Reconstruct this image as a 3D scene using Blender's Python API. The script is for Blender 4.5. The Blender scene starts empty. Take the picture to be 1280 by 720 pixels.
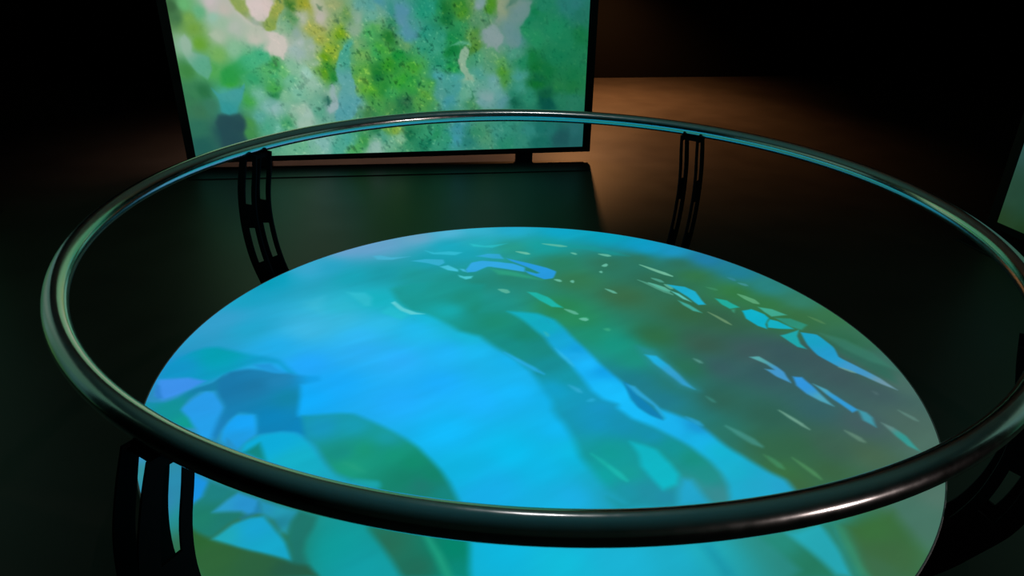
import bpy, bmesh, math
import numpy as np
from mathutils import Matrix, Vector

SC = bpy.context.scene
COL = SC.collection

# ---------------------------------------------------------------- measured data
CAM_LOC = (0.0, 0.0, 1.65684)
PITCH = 0.46237
CROLL = 0.02253
FPX = 905.463
RING = (0.0855, 2.0136)
DISC_Z = 0.3869
DISC_R = 1.1855
SCR0 = (-2.3627, 5.1619, 0.0)
YAW = 0.15009831567151233
SROLL = 0.010821041362364843
DISC_TONES = [(-1.154,0.1628,50,155,200),(-1.1751,0.0857,40,155,200),(-1.1797,-0.088,25,145,205),(-1.1511,-0.26,40,140,190),(-1.1022,0.3823,20,160,195),(-1.0361,0.5574,5,155,185),(-0.9084,0.677,55,165,205),(-1.1056,0.228,50,155,200),(-1.0007,0.1698,30,165,205),(-0.7944,0.1792,60,180,225),(-0.8625,0.0525,30,170,230),(-0.7341,-0.0507,30,165,250),(-0.6871,-0.2298,12,170,250),(-0.8194,0.8716,105,160,205),(-0.7227,0.9124,105,160,205),(-0.6575,0.9431,100,160,200),(-0.526,1.0248,105,165,200),(-0.3867,1.0907,80,175,210),(-0.2408,1.1291,50,175,205),(-0.0917,1.148,30,170,205),(0.1336,1.1516,10,165,200),(0.3539,1.1054,5,160,190),(0.4907,1.0277,10,155,195),(0.5172,0.9651,15,155,200),(0.617,0.9262,25,150,200),(0.7403,0.8471,30,125,170),(0.8476,0.7312,30,125,150),(0.9367,0.586,40,130,130),(1.0231,0.4662,50,125,105),(-0.8435,0.6804,30,160,195),(-0.7302,0.6101,15,160,180),(-0.6063,0.6392,20,150,165),(-0.4744,0.6235,25,150,150),(-0.3424,0.5932,25,145,140),(-0.2128,0.5635,30,135,120),(-0.0864,0.6213,35,130,110),(-0.4271,0.7832,20,155,175),(-0.3726,0.9324,20,165,190),(-0.2328,0.9675,30,165,180),(-0.2978,0.8749,20,160,180),(-0.7032,0.3378,40,180,205),(-0.6861,0.2593,55,185,225),(-0.5396,0.2425,45,185,230),(-0.7613,0.2149,55,180,220),(-0.4187,0.1906,30,185,240),(-0.5975,0.407,15,175,190),(-0.4981,0.3476,20,180,195),(-0.373,0.2859,20,185,220),(-0.3329,0.4872,25,150,140),(-0.2028,0.3618,25,140,125),(-0.1406,0.2728,25,135,115),(-0.054,0.1624,25,130,110),(0.0255,0.0348,25,130,125),(0.0728,-0.0827,20,150,170),(0.1039,-0.1909,15,155,205),(0.1175,-0.1692,20,150,190),(0.2069,-0.2482,20,145,190),(-0.2736,0.3148,25,175,175),(-0.2202,0.155,20,185,220),(-0.1873,0.0509,25,185,245),(-0.0802,0.0056,20,180,245),(-0.0287,-0.0868,25,185,250),(0.0423,-0.214,15,180,240),(-0.445,-0.0098,40,175,250),(-0.584,0.0339,40,175,245),(-0.6046,0.1379,45,180,240),(-0.3015,-0.1425,25,175,255),(-0.1738,-0.2223,25,180,255),(-0.2557,-0.3789,15,185,250),(-0.4121,-0.2315,30,175,255),(-0.054,-0.1759,20,185,255),(0.0596,-0.3493,15,190,255),(-0.0755,-0.4591,5,190,240),(0.0091,-0.5209,10,185,235),(-0.1146,-0.6007,20,175,235),(0.0862,-0.623,25,175,235),(-0.1994,-0.5435,10,180,225),(-0.6205,-0.1553,20,170,250),(-0.2936,0.0464,30,180,250),(0.0968,-0.4697,8,190,235),(-0.1535,-0.6307,20,170,230),(-0.0895,0.9306,35,150,135),(0.0527,0.9567,20,155,155),(0.1149,0.7718,40,125,95),(0.3189,0.7828,45,115,90),(0.172,0.6198,50,120,80),(0.3487,0.4869,55,105,70),(0.4977,0.6366,45,105,80),(0.5717,0.3672,50,100,65),(0.6769,0.3107,50,95,70),(0.4217,0.1836,45,105,65),(0.5788,0.1362,55,90,75),(0.7307,0.0903,60,88,90),(0.8405,0.095,55,85,90),(0.9318,0.0482,58,85,90),(0.5966,-0.0145,55,90,95),(0.7401,-0.0556,52,90,95),(0.9744,-0.0461,60,85,90),(1.0648,-0.132,62,88,92),(1.0862,-0.2932,72,100,92),(0.9444,-0.2984,65,90,95),(0.8321,-0.2245,50,95,100),(0.6745,-0.27,45,95,80),(0.5522,-0.1943,45,95,80),(0.4916,-0.0189,40,110,80),(0.4218,-0.1137,35,120,115),(0.5134,-0.3511,40,110,95),(0.6292,-0.4176,50,100,70),(0.7185,-0.4145,50,100,70),(0.808,-0.4113,60,95,80),(0.9052,-0.4418,70,100,75),(0.7695,-0.5111,55,95,60),(0.6414,-0.5154,55,110,60),(0.6628,-0.5754,60,95,55),(0.6702,0.6833,50,115,70),(0.7975,0.5436,50,120,65),(0.6273,0.7995,45,110,85),(0.4617,0.8319,45,115,90),(1.0729,-0.3671,75,108,95),(1.1167,-0.3476,78,110,98),(1.1057,0.3612,55,115,75),(1.1632,0.2167,55,112,85),(1.1763,0.0585,60,110,98),(1.0942,0.1859,45,105,75),(1.116,-0.0169,55,100,85),(1.1621,-0.0841,75,108,100),(0.894,0.4467,50,115,65),(0.9848,0.3556,55,110,65),(0.9144,0.3217,50,110,65),(0.2746,0.1229,20,150,130),(0.1969,0.1736,28,140,110),(0.1489,0.2862,38,138,90),(0.3154,0.0223,25,145,125),(0.3211,-0.1177,30,120,135),(0.2737,-0.0973,25,125,140),(0.3813,-0.2009,30,120,140),(0.4529,-0.3164,35,125,125),(0.0954,0.376,40,130,80),(0.2495,-0.2859,20,145,190),(0.341,-0.4277,20,150,140),(0.3968,-0.4757,25,140,125),(0.4429,-0.5527,50,140,140),(0.2576,-0.396,15,155,165),(0.2557,-0.5589,30,140,160),(0.2265,-0.4652,20,155,150),(0.1665,-0.6205,30,150,175),(0.1429,-0.4346,10,180,210),(0.1522,-0.5623,20,165,190),(0.4527,-0.5969,60,140,150),(-0.6933,-0.8501,45,95,55),(-0.6144,-0.8747,45,100,60),(-0.4691,-0.8206,10,155,155),(-0.4238,-0.8649,15,155,165),(-0.0902,-0.8095,10,180,220),(0.036,-0.8291,15,190,220),(0.1803,-0.8249,25,180,215),(0.3094,-0.8096,25,170,200),(0.3853,-0.7956,30,170,185),(0.5297,-0.7427,40,135,125),(0.6347,-0.7643,35,165,170),(0.71,-0.762,50,120,90),(0.7967,-0.7347,55,110,65),(0.9121,-0.6527,70,115,100),(0.9184,-0.7184,72,115,100),(0.825,-0.7947,60,110,70),(0.7356,-0.8319,55,105,65),(0.5805,-0.8134,40,130,120),(1.0015,-0.5937,82,115,102),(0.7021,-0.686,35,145,140),(-1.0651,-0.4934,60,150,210),(-1.0156,-0.5769,50,140,140),(-0.9345,-0.7102,50,130,190),(-0.8669,-0.7343,30,150,150),(-0.832,-0.8076,50,110,80),(-0.9548,-0.5988,40,140,180),(-0.7991,-0.8302,45,105,60),(0.4286,-0.6944,40,150,150),(0.2348,-0.7004,25,175,205),(0.042,-0.7063,20,180,230),(-0.3019,-0.7169,20,130,110)]
DISC_SHAPES = [
([(-1.1599,-0.0338),(-1.1336,0.0088),(-1.0961,0.0388),(-1.0586,0.0452),(-1.0012,0.0239),(-0.9349,0.0033),(-0.8773,-0.0082),(-0.8333,-0.0246),(-0.7906,-0.0719),(-0.7622,-0.1053),(-0.7879,-0.0978),(-0.8314,-0.0471),(-0.8818,-0.0402),(-0.9235,-0.0598),(-0.9586,-0.0962),(-0.9926,-0.1316),(-1.0258,-0.166),(-1.1164,-0.1366),(-1.1676,-0.147),(-1.1788,-0.0792)],[(-1.0379,-0.0104,0,160,180),(-1.1341,-0.0948,15,148,200),(-0.8559,-0.0301,15,155,205)],0.018,1),
([(-1.1685,-0.1553),(-1.0827,-0.1394),(-1.0214,-0.1535),(-1.0462,-0.195),(-1.0762,-0.2316),(-1.1058,-0.2557),(-1.1378,-0.234)],[(0,0,60,145,235)],0.012,1),
([(-1.1677,-0.2657),(-1.1339,-0.2719),(-1.095,-0.2704),(-1.0698,-0.2467),(-1.043,-0.2029),(-0.9986,-0.1649),(-0.9773,-0.1225),(-0.9567,-0.2034),(-1.0161,-0.2136),(-1.036,-0.253),(-1.0394,-0.2979),(-0.9879,-0.3391),(-0.9644,-0.3866),(-1.0098,-0.3883),(-1.1497,-0.2948)],[(-1.0791,-0.3067,15,145,150),(-0.9892,-0.367,15,155,145),(-1.0195,-0.182,20,125,170),(-1.1435,-0.2797,20,140,165)],0.01,1),
([(-1.0385,-0.3052),(-1.0229,-0.2525),(-0.9983,-0.2129),(-0.9688,-0.2196),(-0.9175,-0.2859),(-0.8983,-0.3842),(-0.8974,-0.4306),(-0.9339,-0.4319),(-0.9644,-0.3866),(-1.0005,-0.3396)],[(-0.9749,-0.2733,38,155,232),(-0.9314,-0.3854,35,160,235)],0.01,1),
([(-1.1622,-0.1796),(-1.1475,-0.187),(-1.1091,-0.2482),(-1.1266,-0.2489),(-1.1525,-0.2111)],[(0,0,40,125,200)],0.008,0.7),
([(-0.9865,-0.148),(-0.9664,-0.1008),(-0.9162,-0.0815),(-0.8679,-0.0838),(-0.8252,-0.0993),(-0.7774,-0.1016),(-0.761,-0.1095),(-0.6798,-0.1147),(-0.6736,-0.1395),(-0.7279,-0.1623),(-0.7132,-0.2329),(-0.6934,-0.321),(-0.6259,-0.3327),(-0.601,-0.433),(-0.6369,-0.4213),(-0.6769,-0.3963),(-0.7191,-0.3945),(-0.7727,-0.4098),(-0.785,-0.4102),(-0.815,-0.3184),(-0.8643,-0.3131),(-0.8816,-0.3492),(-0.8851,-0.3972),(-0.8885,-0.4432),(-0.9064,-0.4179),(-0.9136,-0.3434),(-0.9175,-0.2859),(-0.937,-0.2568),(-0.9672,-0.2117)],[(-0.9266,-0.1863,22,118,168),(-0.859,-0.1836,25,118,165),(-0.8034,-0.1406,30,130,180),(-0.7486,-0.2343,15,132,168),(-0.768,-0.3309,8,130,185),(-0.6526,-0.3616,8,132,188),(-0.8925,-0.4108,25,130,190),(-0.6906,-0.1277,15,160,235)],0.014,1),
([(-0.906,-0.0546),(-0.8552,-0.048),(-0.8019,-0.0984),(-0.8359,-0.0955),(-0.8787,-0.0799)],[(0,0,30,150,215)],0.012,1),
([(-0.8839,-0.4005),(-0.882,-0.3596),(-0.8684,-0.3261),(-0.8188,-0.32),(-0.786,-0.4069),(-0.8064,-0.4563),(-0.8149,-0.4785),(-0.8494,-0.4609),(-0.8748,-0.4363)],[(-0.8414,-0.3547,22,165,248),(-0.8302,-0.4347,30,155,225)],0.01,1),
([(-0.8609,-0.4293),(-0.8505,-0.4354),(-0.817,-0.4724),(-0.8494,-0.4609)],[(0,0,40,140,190)],0.008,0.7),
([(-0.8035,-0.453),(-0.772,-0.4117),(-0.7185,-0.3965),(-0.6754,-0.4016),(-0.6336,-0.4342),(-0.5911,-0.4893),(-0.5507,-0.5417),(-0.5021,-0.5858),(-0.4315,-0.6164),(-0.5884,-0.5774),(-0.7184,-0.5298),(-0.8048,-0.4844)],[(-0.7288,-0.4311,10,172,220),(-0.6406,-0.5271,18,175,200),(-0.5073,-0.597,25,165,190)],0.014,1),
([(-0.7938,-0.4871),(-0.7643,-0.4484),(-0.7221,-0.518),(-0.7572,-0.5072)],[(0,0,15,135,132)],0.012,1),
([(-0.6795,-0.3193),(-0.6505,-0.3147),(-0.6257,-0.3101),(-0.5749,-0.3046),(-0.5308,-0.308),(-0.4779,-0.3366),(-0.4254,-0.3693),(-0.3735,-0.4076),(-0.3315,-0.4449),(-0.2934,-0.4933),(-0.2609,-0.5397),(-0.2331,-0.5899),(-0.2058,-0.6482),(-0.171,-0.7794),(-0.1618,-0.8856),(-0.3106,-0.8897),(-0.3379,-0.8406),(-0.377,-0.7889),(-0.4105,-0.7482),(-0.4168,-0.6941),(-0.4103,-0.6012),(-0.4165,-0.5876),(-0.4829,-0.5803),(-0.5258,-0.5601),(-0.5623,-0.5205),(-0.6066,-0.4545),(-0.649,-0.4174)],[(-0.6112,-0.3692,20,150,190),(-0.5246,-0.3592,20,155,180),(-0.4189,-0.4092,22,155,165),(-0.5325,-0.477,20,140,130),(-0.4738,-0.4687,22,150,120),(-0.3906,-0.4844,18,145,118),(-0.3387,-0.5129,14,138,108),(-0.2824,-0.5578,15,130,105),(-0.3578,-0.5716,18,128,105),(-0.3046,-0.5978,28,120,110),(-0.2377,-0.6228,18,130,125),(-0.3502,-0.7949,35,108,85),(-0.2804,-0.858,30,105,85),(-0.2053,-0.804,0,130,105),(-0.1803,-0.8677,5,135,120),(-0.5011,-0.5303,25,155,125)],0.014,1),
([(-0.4726,-0.5838),(-0.4203,-0.5877),(-0.4098,-0.6039),(-0.4367,-0.6021)],[(0,0,25,165,165)],0.015,0.8),
([(-0.2787,-0.7688),(-0.2631,-0.7683),(-0.2296,-0.818),(-0.1936,-0.8865),(-0.2156,-0.8871),(-0.2434,-0.8314)],[(0,0,28,155,125)],0.012,0.85),
([(-0.5154,-0.5189),(-0.4868,-0.5239),(-0.4582,-0.5493),(-0.4781,-0.547)],[(0,0,40,160,130)],0.015,0.5),
([(-0.9074,-0.5633),(-0.839,-0.6005),(-0.8332,-0.6543),(-0.8515,-0.6909),(-0.8819,-0.6346)],[(0,0,25,145,222)],0.012,1),
([(-0.8401,-0.5978),(-0.7537,-0.6385),(-0.7728,-0.668),(-0.7885,-0.704),(-0.7244,-0.702),(-0.7139,-0.7116),(-0.739,-0.7416),(-0.7615,-0.7844),(-0.8201,-0.7677),(-0.8532,-0.691),(-0.8332,-0.6543)],[(-0.8006,-0.6427,28,128,130),(-0.8093,-0.7244,28,125,105),(-0.7476,-0.7176,28,120,110)],0.012,1),
([(-0.7532,-0.6401),(-0.6949,-0.6593),(-0.6726,-0.7004),(-0.7029,-0.7122),(-0.7244,-0.702),(-0.7911,-0.7066),(-0.7728,-0.668)],[(-0.7258,-0.6768,38,145,205),(-0.7725,-0.6985,40,155,200)],0.01,1),
([(-0.6954,-0.6577),(-0.5814,-0.6975),(-0.5933,-0.7323),(-0.593,-0.7701),(-0.6116,-0.766),(-0.6369,-0.7288),(-0.6728,-0.7054)],[(-0.6648,-0.685,35,145,185),(-0.6294,-0.694,35,155,180),(-0.62,-0.7379,28,125,145),(-0.6047,-0.7658,35,150,165)],0.012,1),
([(-0.6921,-0.668),(-0.6744,-0.7004),(-0.7016,-0.7161),(-0.7116,-0.7287),(-0.7185,-0.7191),(-0.6914,-0.7035)],[(0,0,25,120,160)],0.01,0.7),
([(-0.7615,-0.789),(-0.7285,-0.7412),(-0.6964,-0.7209),(-0.6629,-0.714),(-0.6297,-0.7525),(-0.5886,-0.7974),(-0.5556,-0.8541),(-0.6038,-0.8375),(-0.6776,-0.8179)],[(-0.6714,-0.7538,22,160,205),(-0.6266,-0.8075,20,165,200),(-0.741,-0.7838,30,165,180)],0.009,1),
([(-0.585,-0.6976),(-0.5359,-0.7135),(-0.5391,-0.7498),(-0.549,-0.7917),(-0.5441,-0.8228),(-0.5207,-0.8607),(-0.497,-0.8889),(-0.5552,-0.8905),(-0.5627,-0.8406),(-0.5878,-0.7884),(-0.5937,-0.7371)],[(0,0,28,115,105)],0.012,1),
([(-0.8293,-0.7538),(-0.7977,-0.7717),(-0.7629,-0.7899),(-0.6766,-0.8209),(-0.6028,-0.8409),(-0.5533,-0.8565),(-0.5201,-0.8627),(-0.4895,-0.8927),(-0.7467,-0.8999)],[(-0.7872,-0.7806,42,100,50),(-0.7349,-0.8456,45,98,55),(-0.6303,-0.8596,42,96,62),(-0.5598,-0.8743,35,90,70)],0.01,1),
([(-0.2012,0.3306),(-0.0964,0.3355),(-0.036,0.2702),(0.0259,0.166),(0.0634,0.0681),(0.1087,-0.0138),(0.1418,-0.0913),(0.1723,-0.1724),(0.1967,-0.2029),(0.2394,-0.2243),(0.2714,-0.2532),(0.3268,-0.3304),(0.3739,-0.3764),(0.4192,-0.4207),(0.4558,-0.4758),(0.4723,-0.523),(0.4789,-0.574),(0.471,-0.6337),(0.4209,-0.6405),(0.4144,-0.5872),(0.3999,-0.5485),(0.3744,-0.5204),(0.3534,-0.4853),(0.3227,-0.4304),(0.2644,-0.4067),(0.2662,-0.4514),(0.2692,-0.5121),(0.2894,-0.5578),(0.3107,-0.5906),(0.3491,-0.5893),(0.3375,-0.6484),(0.1832,-0.6686),(0.1657,-0.6276),(0.2056,-0.6473),(0.1667,-0.5952),(0.1346,-0.5284),(0.1075,-0.4693),(0.0989,-0.419),(0.0748,-0.3326),(0.043,-0.2693),(0.0418,-0.2243),(0.0082,-0.1302),(-0.0187,-0.0547),(-0.0475,-0.0113),(-0.1023,0.0514),(-0.1385,0.0884),(-0.1926,0.1562),(-0.2658,0.1859),(-0.3124,0.2373),(-0.3891,0.3006),(-0.4582,0.3261),(-0.5276,0.4186),(-0.5586,0.5061),(-0.4895,0.5561),(-0.3126,0.572),(-0.193,0.5645)],[(-0.3672,0.5202,24,147,142),(-0.4623,0.5294,22,152,152),(-0.2679,0.443,25,142,128),(-0.2028,0.3618,25,140,122),(-0.3196,0.3374,20,165,170),(-0.144,0.2652,25,138,115),(-0.0366,0.1735,22,132,112),(-0.0878,0.0906,20,140,135),(0.0133,0.0756,22,135,130),(0.0497,-0.0253,20,140,150),(0.1038,-0.0928,18,148,165),(0.0536,-0.161,15,158,200),(0.1434,-0.1893,18,150,185),(0.1831,-0.2491,20,145,190),(0.2405,-0.3335,20,145,180),(0.32,-0.3716,20,145,175),(0.2187,-0.4404,18,155,155),(0.3611,-0.4227,18,148,150),(0.4085,-0.4713,22,142,128),(0.43,-0.536,30,140,135),(0.4475,-0.6079,55,138,145),(0.2264,-0.537,20,155,150),(0.2631,-0.603,30,140,160),(0.3163,-0.6228,30,140,165),(0.1981,-0.4537,15,155,150),(0.1682,-0.5447,12,160,160),(0.1701,-0.3221,18,148,190),(0.2187,-0.6044,25,145,165)],0.022,1),
([(0.2523,-0.4039),(0.2916,-0.4187),(0.3216,-0.4368),(0.3483,-0.4915),(0.3642,-0.5324),(0.3524,-0.5726),(0.3102,-0.5933),(0.2865,-0.5522),(0.2661,-0.5063),(0.2673,-0.4576)],[(0,0,14,180,196)],0.014,1),
([(0.3491,-0.5893),(0.3685,-0.5495),(0.3908,-0.5544),(0.4043,-0.5985),(0.4203,-0.6432),(0.3375,-0.6484)],[(0,0,32,162,200)],0.018,1),
([(-0.0965,0.3414),(0.0086,0.3347),(0.0728,0.2864),(0.102,0.222),(0.1389,0.1403),(0.1745,0.0729),(0.1986,0.0081),(0.2313,-0.0532),(0.2635,-0.1033),(0.2852,-0.1519),(0.2867,-0.2072),(0.3149,-0.259),(0.3499,-0.287),(0.364,-0.29),(0.3546,-0.2426),(0.4101,-0.2775),(0.4597,-0.3115),(0.4901,-0.3655),(0.5192,-0.4172),(0.5655,-0.472),(0.6036,-0.5186),(0.6339,-0.5464),(0.6461,-0.5907),(0.5815,-0.6143),(0.4717,-0.6311),(0.4789,-0.574),(0.4723,-0.523),(0.4558,-0.4758),(0.4192,-0.4207),(0.3739,-0.3764),(0.3268,-0.3304),(0.2713,-0.2971),(0.2337,-0.2472),(0.2394,-0.2243),(0.1967,-0.2029),(0.1645,-0.1566),(0.1418,-0.0913),(0.1087,-0.0138),(0.0634,0.0681),(0.0259,0.166),(-0.036,0.2702)],[(-0.0358,0.3039,15,170,188),(0.0331,0.2296,15,168,190),(0.0866,0.128,20,165,210),(0.1321,0.0425,28,172,235),(0.1675,-0.0114,25,182,250),(0.1348,0.0808,15,155,215),(0.2173,-0.1383,22,185,248),(0.2625,-0.1847,22,188,250),(0.212,-0.054,15,160,230),(0.2909,-0.2819,22,188,250),(0.3903,-0.335,25,180,240),(0.4431,-0.3872,22,178,230),(0.4551,-0.3326,25,150,210),(0.4935,-0.4372,20,180,210),(0.5136,-0.5157,24,175,205),(0.5565,-0.5715,32,165,200),(0.6112,-0.5808,35,160,200)],0.016,1),
([(0.2694,-0.1059),(0.2825,-0.1137),(0.2897,-0.13),(0.3061,-0.1777),(0.3342,-0.2308),(0.3611,-0.2817),(0.3623,-0.2997),(0.327,-0.2757),(0.297,-0.2398),(0.2832,-0.1943)],[(0,0,15,128,178)],0.008,1),
([(0.2773,-0.1181),(0.3038,-0.1294),(0.3325,-0.1846),(0.3567,-0.23),(0.3655,-0.2815),(0.3432,-0.2305),(0.3061,-0.1777)],[(0,0,45,170,225)],0.008,0.8),
([(0.3474,0.1063),(0.3956,0.0888),(0.4311,0.0057),(0.4566,-0.0642),(0.4961,-0.1463),(0.4449,-0.1238),(0.4165,-0.0745),(0.3703,-0.0059)],[(0,0,40,145,170)],0.03,0.55),
([(0.3628,0.0567),(0.3994,0.0507),(0.4295,-0.0035),(0.4566,-0.0642),(0.4872,-0.1401),(0.456,-0.1151),(0.4197,-0.0571),(0.3824,0.0082)],[(0.3862,0.0314,30,175,225),(0.4422,-0.0648,50,158,205)],0.009,1),
([(0.5208,0.0358),(0.5263,0.0224),(0.5342,0.0104),(0.5418,0.0084),(0.5438,0.0123),(0.5409,0.0236),(0.5317,0.033),(0.5221,0.0385)],[(0,0,100,165,155)],0.008,0.7),
([(0.5114,-0.1787),(0.5173,-0.1916),(0.5253,-0.2036),(0.5329,-0.2065),(0.5348,-0.2032),(0.5316,-0.1926),(0.5223,-0.1828),(0.5127,-0.1765)],[(0,0,60,140,130)],0.008,0.7),
([(0.712,-0.2386),(0.7284,-0.2662),(0.7484,-0.2945),(0.7636,-0.3077),(0.7657,-0.3046),(0.7554,-0.2843),(0.734,-0.2578),(0.7134,-0.2365)],[(0,0,95,150,130)],0.008,0.7),
([(0.0312,0.1961),(0.0332,0.1792),(0.0377,0.1635),(0.0442,0.1596),(0.047,0.1638),(0.0469,0.1777),(0.0405,0.1907),(0.033,0.199)],[(0,0,60,180,180)],0.008,0.7),
([(0.0961,-0.1327),(0.1077,-0.1523),(0.1225,-0.1696),(0.1347,-0.1726),(0.1369,-0.167),(0.1299,-0.1506),(0.1135,-0.1368),(0.0976,-0.1288)],[(0,0,50,170,210)],0.008,0.7),
([(0.1483,-0.2156),(0.1565,-0.2177),(0.1658,-0.2162),(0.1715,-0.2086),(0.1715,-0.2037),(0.1655,-0.2),(0.1562,-0.2048),(0.1482,-0.2124)],[(0,0,40,170,215)],0.008,0.7),
([(0.1661,0.2996),(0.1743,0.2897),(0.1846,0.2843),(0.1925,0.2907),(0.1937,0.2978),(0.1884,0.3082),(0.1773,0.3089),(0.1668,0.3044)],[(0,0,70,190,140)],0.008,0.7),
([(0.2403,0.2238),(0.2473,0.2151),(0.2562,0.2108),(0.2634,0.2174),(0.2646,0.2242),(0.2602,0.2335),(0.2504,0.2334),(0.241,0.2284)],[(0,0,60,170,130)],0.008,0.7),
([(-0.1054,0.049),(-0.0609,-0.0028),(-0.0104,-0.0547),(0.0229,-0.0777),(0.0249,-0.0716),(-0.0039,-0.0338),(-0.0559,0.0146),(-0.1042,0.0535)],[(0,0,40,175,240)],0.008,0.7),
([(0.5334,-0.3251),(0.5582,-0.3645),(0.5888,-0.4026),(0.6131,-0.417),(0.6173,-0.4106),(0.6027,-0.3807),(0.5692,-0.3464),(0.5362,-0.3204)],[(0,0,70,150,140)],0.008,0.7),
([(0.6085,-0.4474),(0.617,-0.4724),(0.6295,-0.4965),(0.6424,-0.5048),(0.6462,-0.5001),(0.6422,-0.4805),(0.6271,-0.4594),(0.611,-0.4441)],[(0,0,70,135,90)],0.008,0.7),
([(0.136,-0.4575),(0.1647,-0.5018),(0.1983,-0.5467),(0.2224,-0.5678),(0.2253,-0.5634),(0.2077,-0.5317),(0.1721,-0.4893),(0.1379,-0.4542)],[(0,0,25,180,170)],0.008,0.7),
([(0.1776,-0.5108),(0.1905,-0.5354),(0.2071,-0.5592),(0.2211,-0.5678),(0.224,-0.5635),(0.2165,-0.5444),(0.198,-0.5233),(0.1795,-0.5077)],[(0,0,25,180,175)],0.008,0.7),
([(0.0634,0.086),(0.0802,0.0421),(0.1008,-0.0029),(0.1167,-0.0245),(0.1191,-0.0203),(0.109,0.0113),(0.0869,0.0538),(0.0651,0.089)],[(0,0,50,185,230)],0.008,0.7),
([(0.4299,-0.2857),(0.4425,-0.3054),(0.4589,-0.3234),(0.4726,-0.3275),(0.4753,-0.3224),(0.4678,-0.3063),(0.4496,-0.2915),(0.4316,-0.2822)],[(0,0,40,165,215)],0.008,0.7),
([(-0.5186,0.7705),(-0.4575,0.7893),(-0.381,0.7888),(-0.3728,0.7555),(-0.3936,0.7243),(-0.4402,0.7488)],[(0,0,50,172,205)],0.006,1),
([(-0.3898,0.717),(-0.357,0.7337),(-0.3099,0.6918),(-0.3097,0.673),(-0.3526,0.6852)],[(0,0,65,190,215)],0.006,1),
([(-0.306,0.6417),(-0.2808,0.6289),(-0.2449,0.6378),(-0.2495,0.6137),(-0.2728,0.6014),(-0.2984,0.6209)],[(0,0,70,195,205)],0.006,1),
([(-0.3045,0.7024),(-0.2857,0.7005),(-0.2682,0.6694),(-0.2904,0.6783)],[(0,0,60,180,210)],0.006,1),
([(-0.2777,0.9706),(-0.2097,0.949),(-0.1102,0.9837),(-0.1757,0.9291),(-0.2623,0.9375)],[(0,0,40,185,195)],0.008,0.8),
([(-0.4687,0.8843),(-0.4271,0.8622),(-0.3633,0.8772),(-0.304,0.8691),(-0.3341,0.8385),(-0.4314,0.8427)],[(0,0,50,185,210)],0.008,0.8),
([(-0.6839,0.808),(-0.6535,0.8176),(-0.6059,0.8014),(-0.525,0.8168),(-0.5957,0.777),(-0.6586,0.7736)],[(0,0,70,180,215)],0.008,0.7),
([(-0.2433,0.8324),(-0.1929,0.8624),(-0.1409,0.8621),(-0.1204,0.8125),(-0.1717,0.8128)],[(0,0,45,165,210)],0.008,1),
([(-0.2791,0.6935),(-0.2586,0.7648),(-0.2153,0.7855),(-0.1388,0.7805),(-0.1601,0.7824),(-0.0837,0.7682),(-0.0332,0.7287),(-0.0335,0.6876),(-0.0955,0.7033),(-0.1709,0.7288),(-0.1876,0.7279),(-0.2349,0.6784),(-0.2682,0.6694)],[(0,0,48,165,225)],0.007,1),
([(-0.1098,0.8193),(-0.0647,0.7953),(-0.0078,0.7631),(0.0544,0.7304),(0.0979,0.6945),(0.0828,0.631),(0.0448,0.6206),(-0.0152,0.6683),(-0.0334,0.6992),(0.0156,0.6728),(0.0281,0.6807),(-0.0332,0.7392),(-0.0838,0.7865)],[(0,0,38,152,222)],0.006,1),
([(-0.1701,0.7066),(-0.0644,0.6802),(0.0386,0.6147),(-0.0642,0.6402),(-0.1439,0.6573)],[(0,0,45,165,130)],0.015,0.7),
([(-0.7195,0.4657),(-0.6497,0.4628),(-0.6171,0.4266),(-0.6077,0.3601),(-0.6291,0.3555),(-0.6658,0.3996)],[(0,0,45,185,205)],0.014,0.85),
([(-0.5396,0.3875),(-0.5275,0.4002),(-0.4834,0.3483),(-0.4348,0.3157),(-0.4007,0.3058),(-0.4543,0.2976),(-0.491,0.3246)],[(0,0,90,205,215)],0.006,1),
([(-0.562,0.3212),(-0.5358,0.3636),(-0.491,0.3246),(-0.4597,0.2973),(-0.481,0.257),(-0.5537,0.3043)],[(0,0,35,190,210)],0.014,0.8),
([(-0.8113,0.4171),(-0.7974,0.4302),(-0.7686,0.2885),(-0.8343,0.3315),(-0.8577,0.3781)],[(0,0,60,185,215)],0.03,0.5),
([(-0.0241,0.5069),(0.0121,0.5022),(0.0517,0.4659),(0.0839,0.4116),(0.106,0.3801),(0.0658,0.3842),(0.0222,0.4369)],[(0,0,28,178,165)],0.006,1),
([(0.0492,0.9895),(0.1699,0.9792),(0.2764,0.9683),(0.364,0.9148),(0.4238,0.8694),(0.347,0.8812),(0.2333,0.9322),(0.1152,0.9591)],[(0,0,20,150,150)],0.015,0.5),
([(-0.0718,0.8926),(-0.0494,0.8759),(-0.0236,0.8632),(-0.0067,0.8658),(-0.006,0.8734),(-0.0215,0.8888),(-0.0479,0.8965),(-0.0715,0.8978)],[(0,0,105,190,165)],0.004,0.9),
([(0.0456,0.9865),(0.0835,0.9686),(0.1269,0.9548),(0.155,0.9573),(0.1559,0.9655),(0.1295,0.982),(0.0853,0.9904),(0.046,0.992)],[(0,0,105,190,165)],0.004,0.7),
([(0.1642,0.89),(0.1725,0.8785),(0.1827,0.8705),(0.1905,0.8742),(0.1916,0.8805),(0.1862,0.8917),(0.1752,0.8955),(0.1649,0.8942)],[(0,0,105,190,165)],0.004,0.8),
([(0.2882,0.8835),(0.307,0.8701),(0.3294,0.8611),(0.345,0.866),(0.3463,0.8737),(0.3336,0.8868),(0.3103,0.8907),(0.289,0.8886)],[(0,0,105,190,165)],0.004,0.8),
([(0.2923,0.7595),(0.3017,0.7542),(0.3127,0.7558),(0.3201,0.77),(0.3205,0.7796),(0.3139,0.7878),(0.3026,0.7797),(0.2925,0.7659)],[(0,0,105,190,165)],0.004,0.9),
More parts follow.
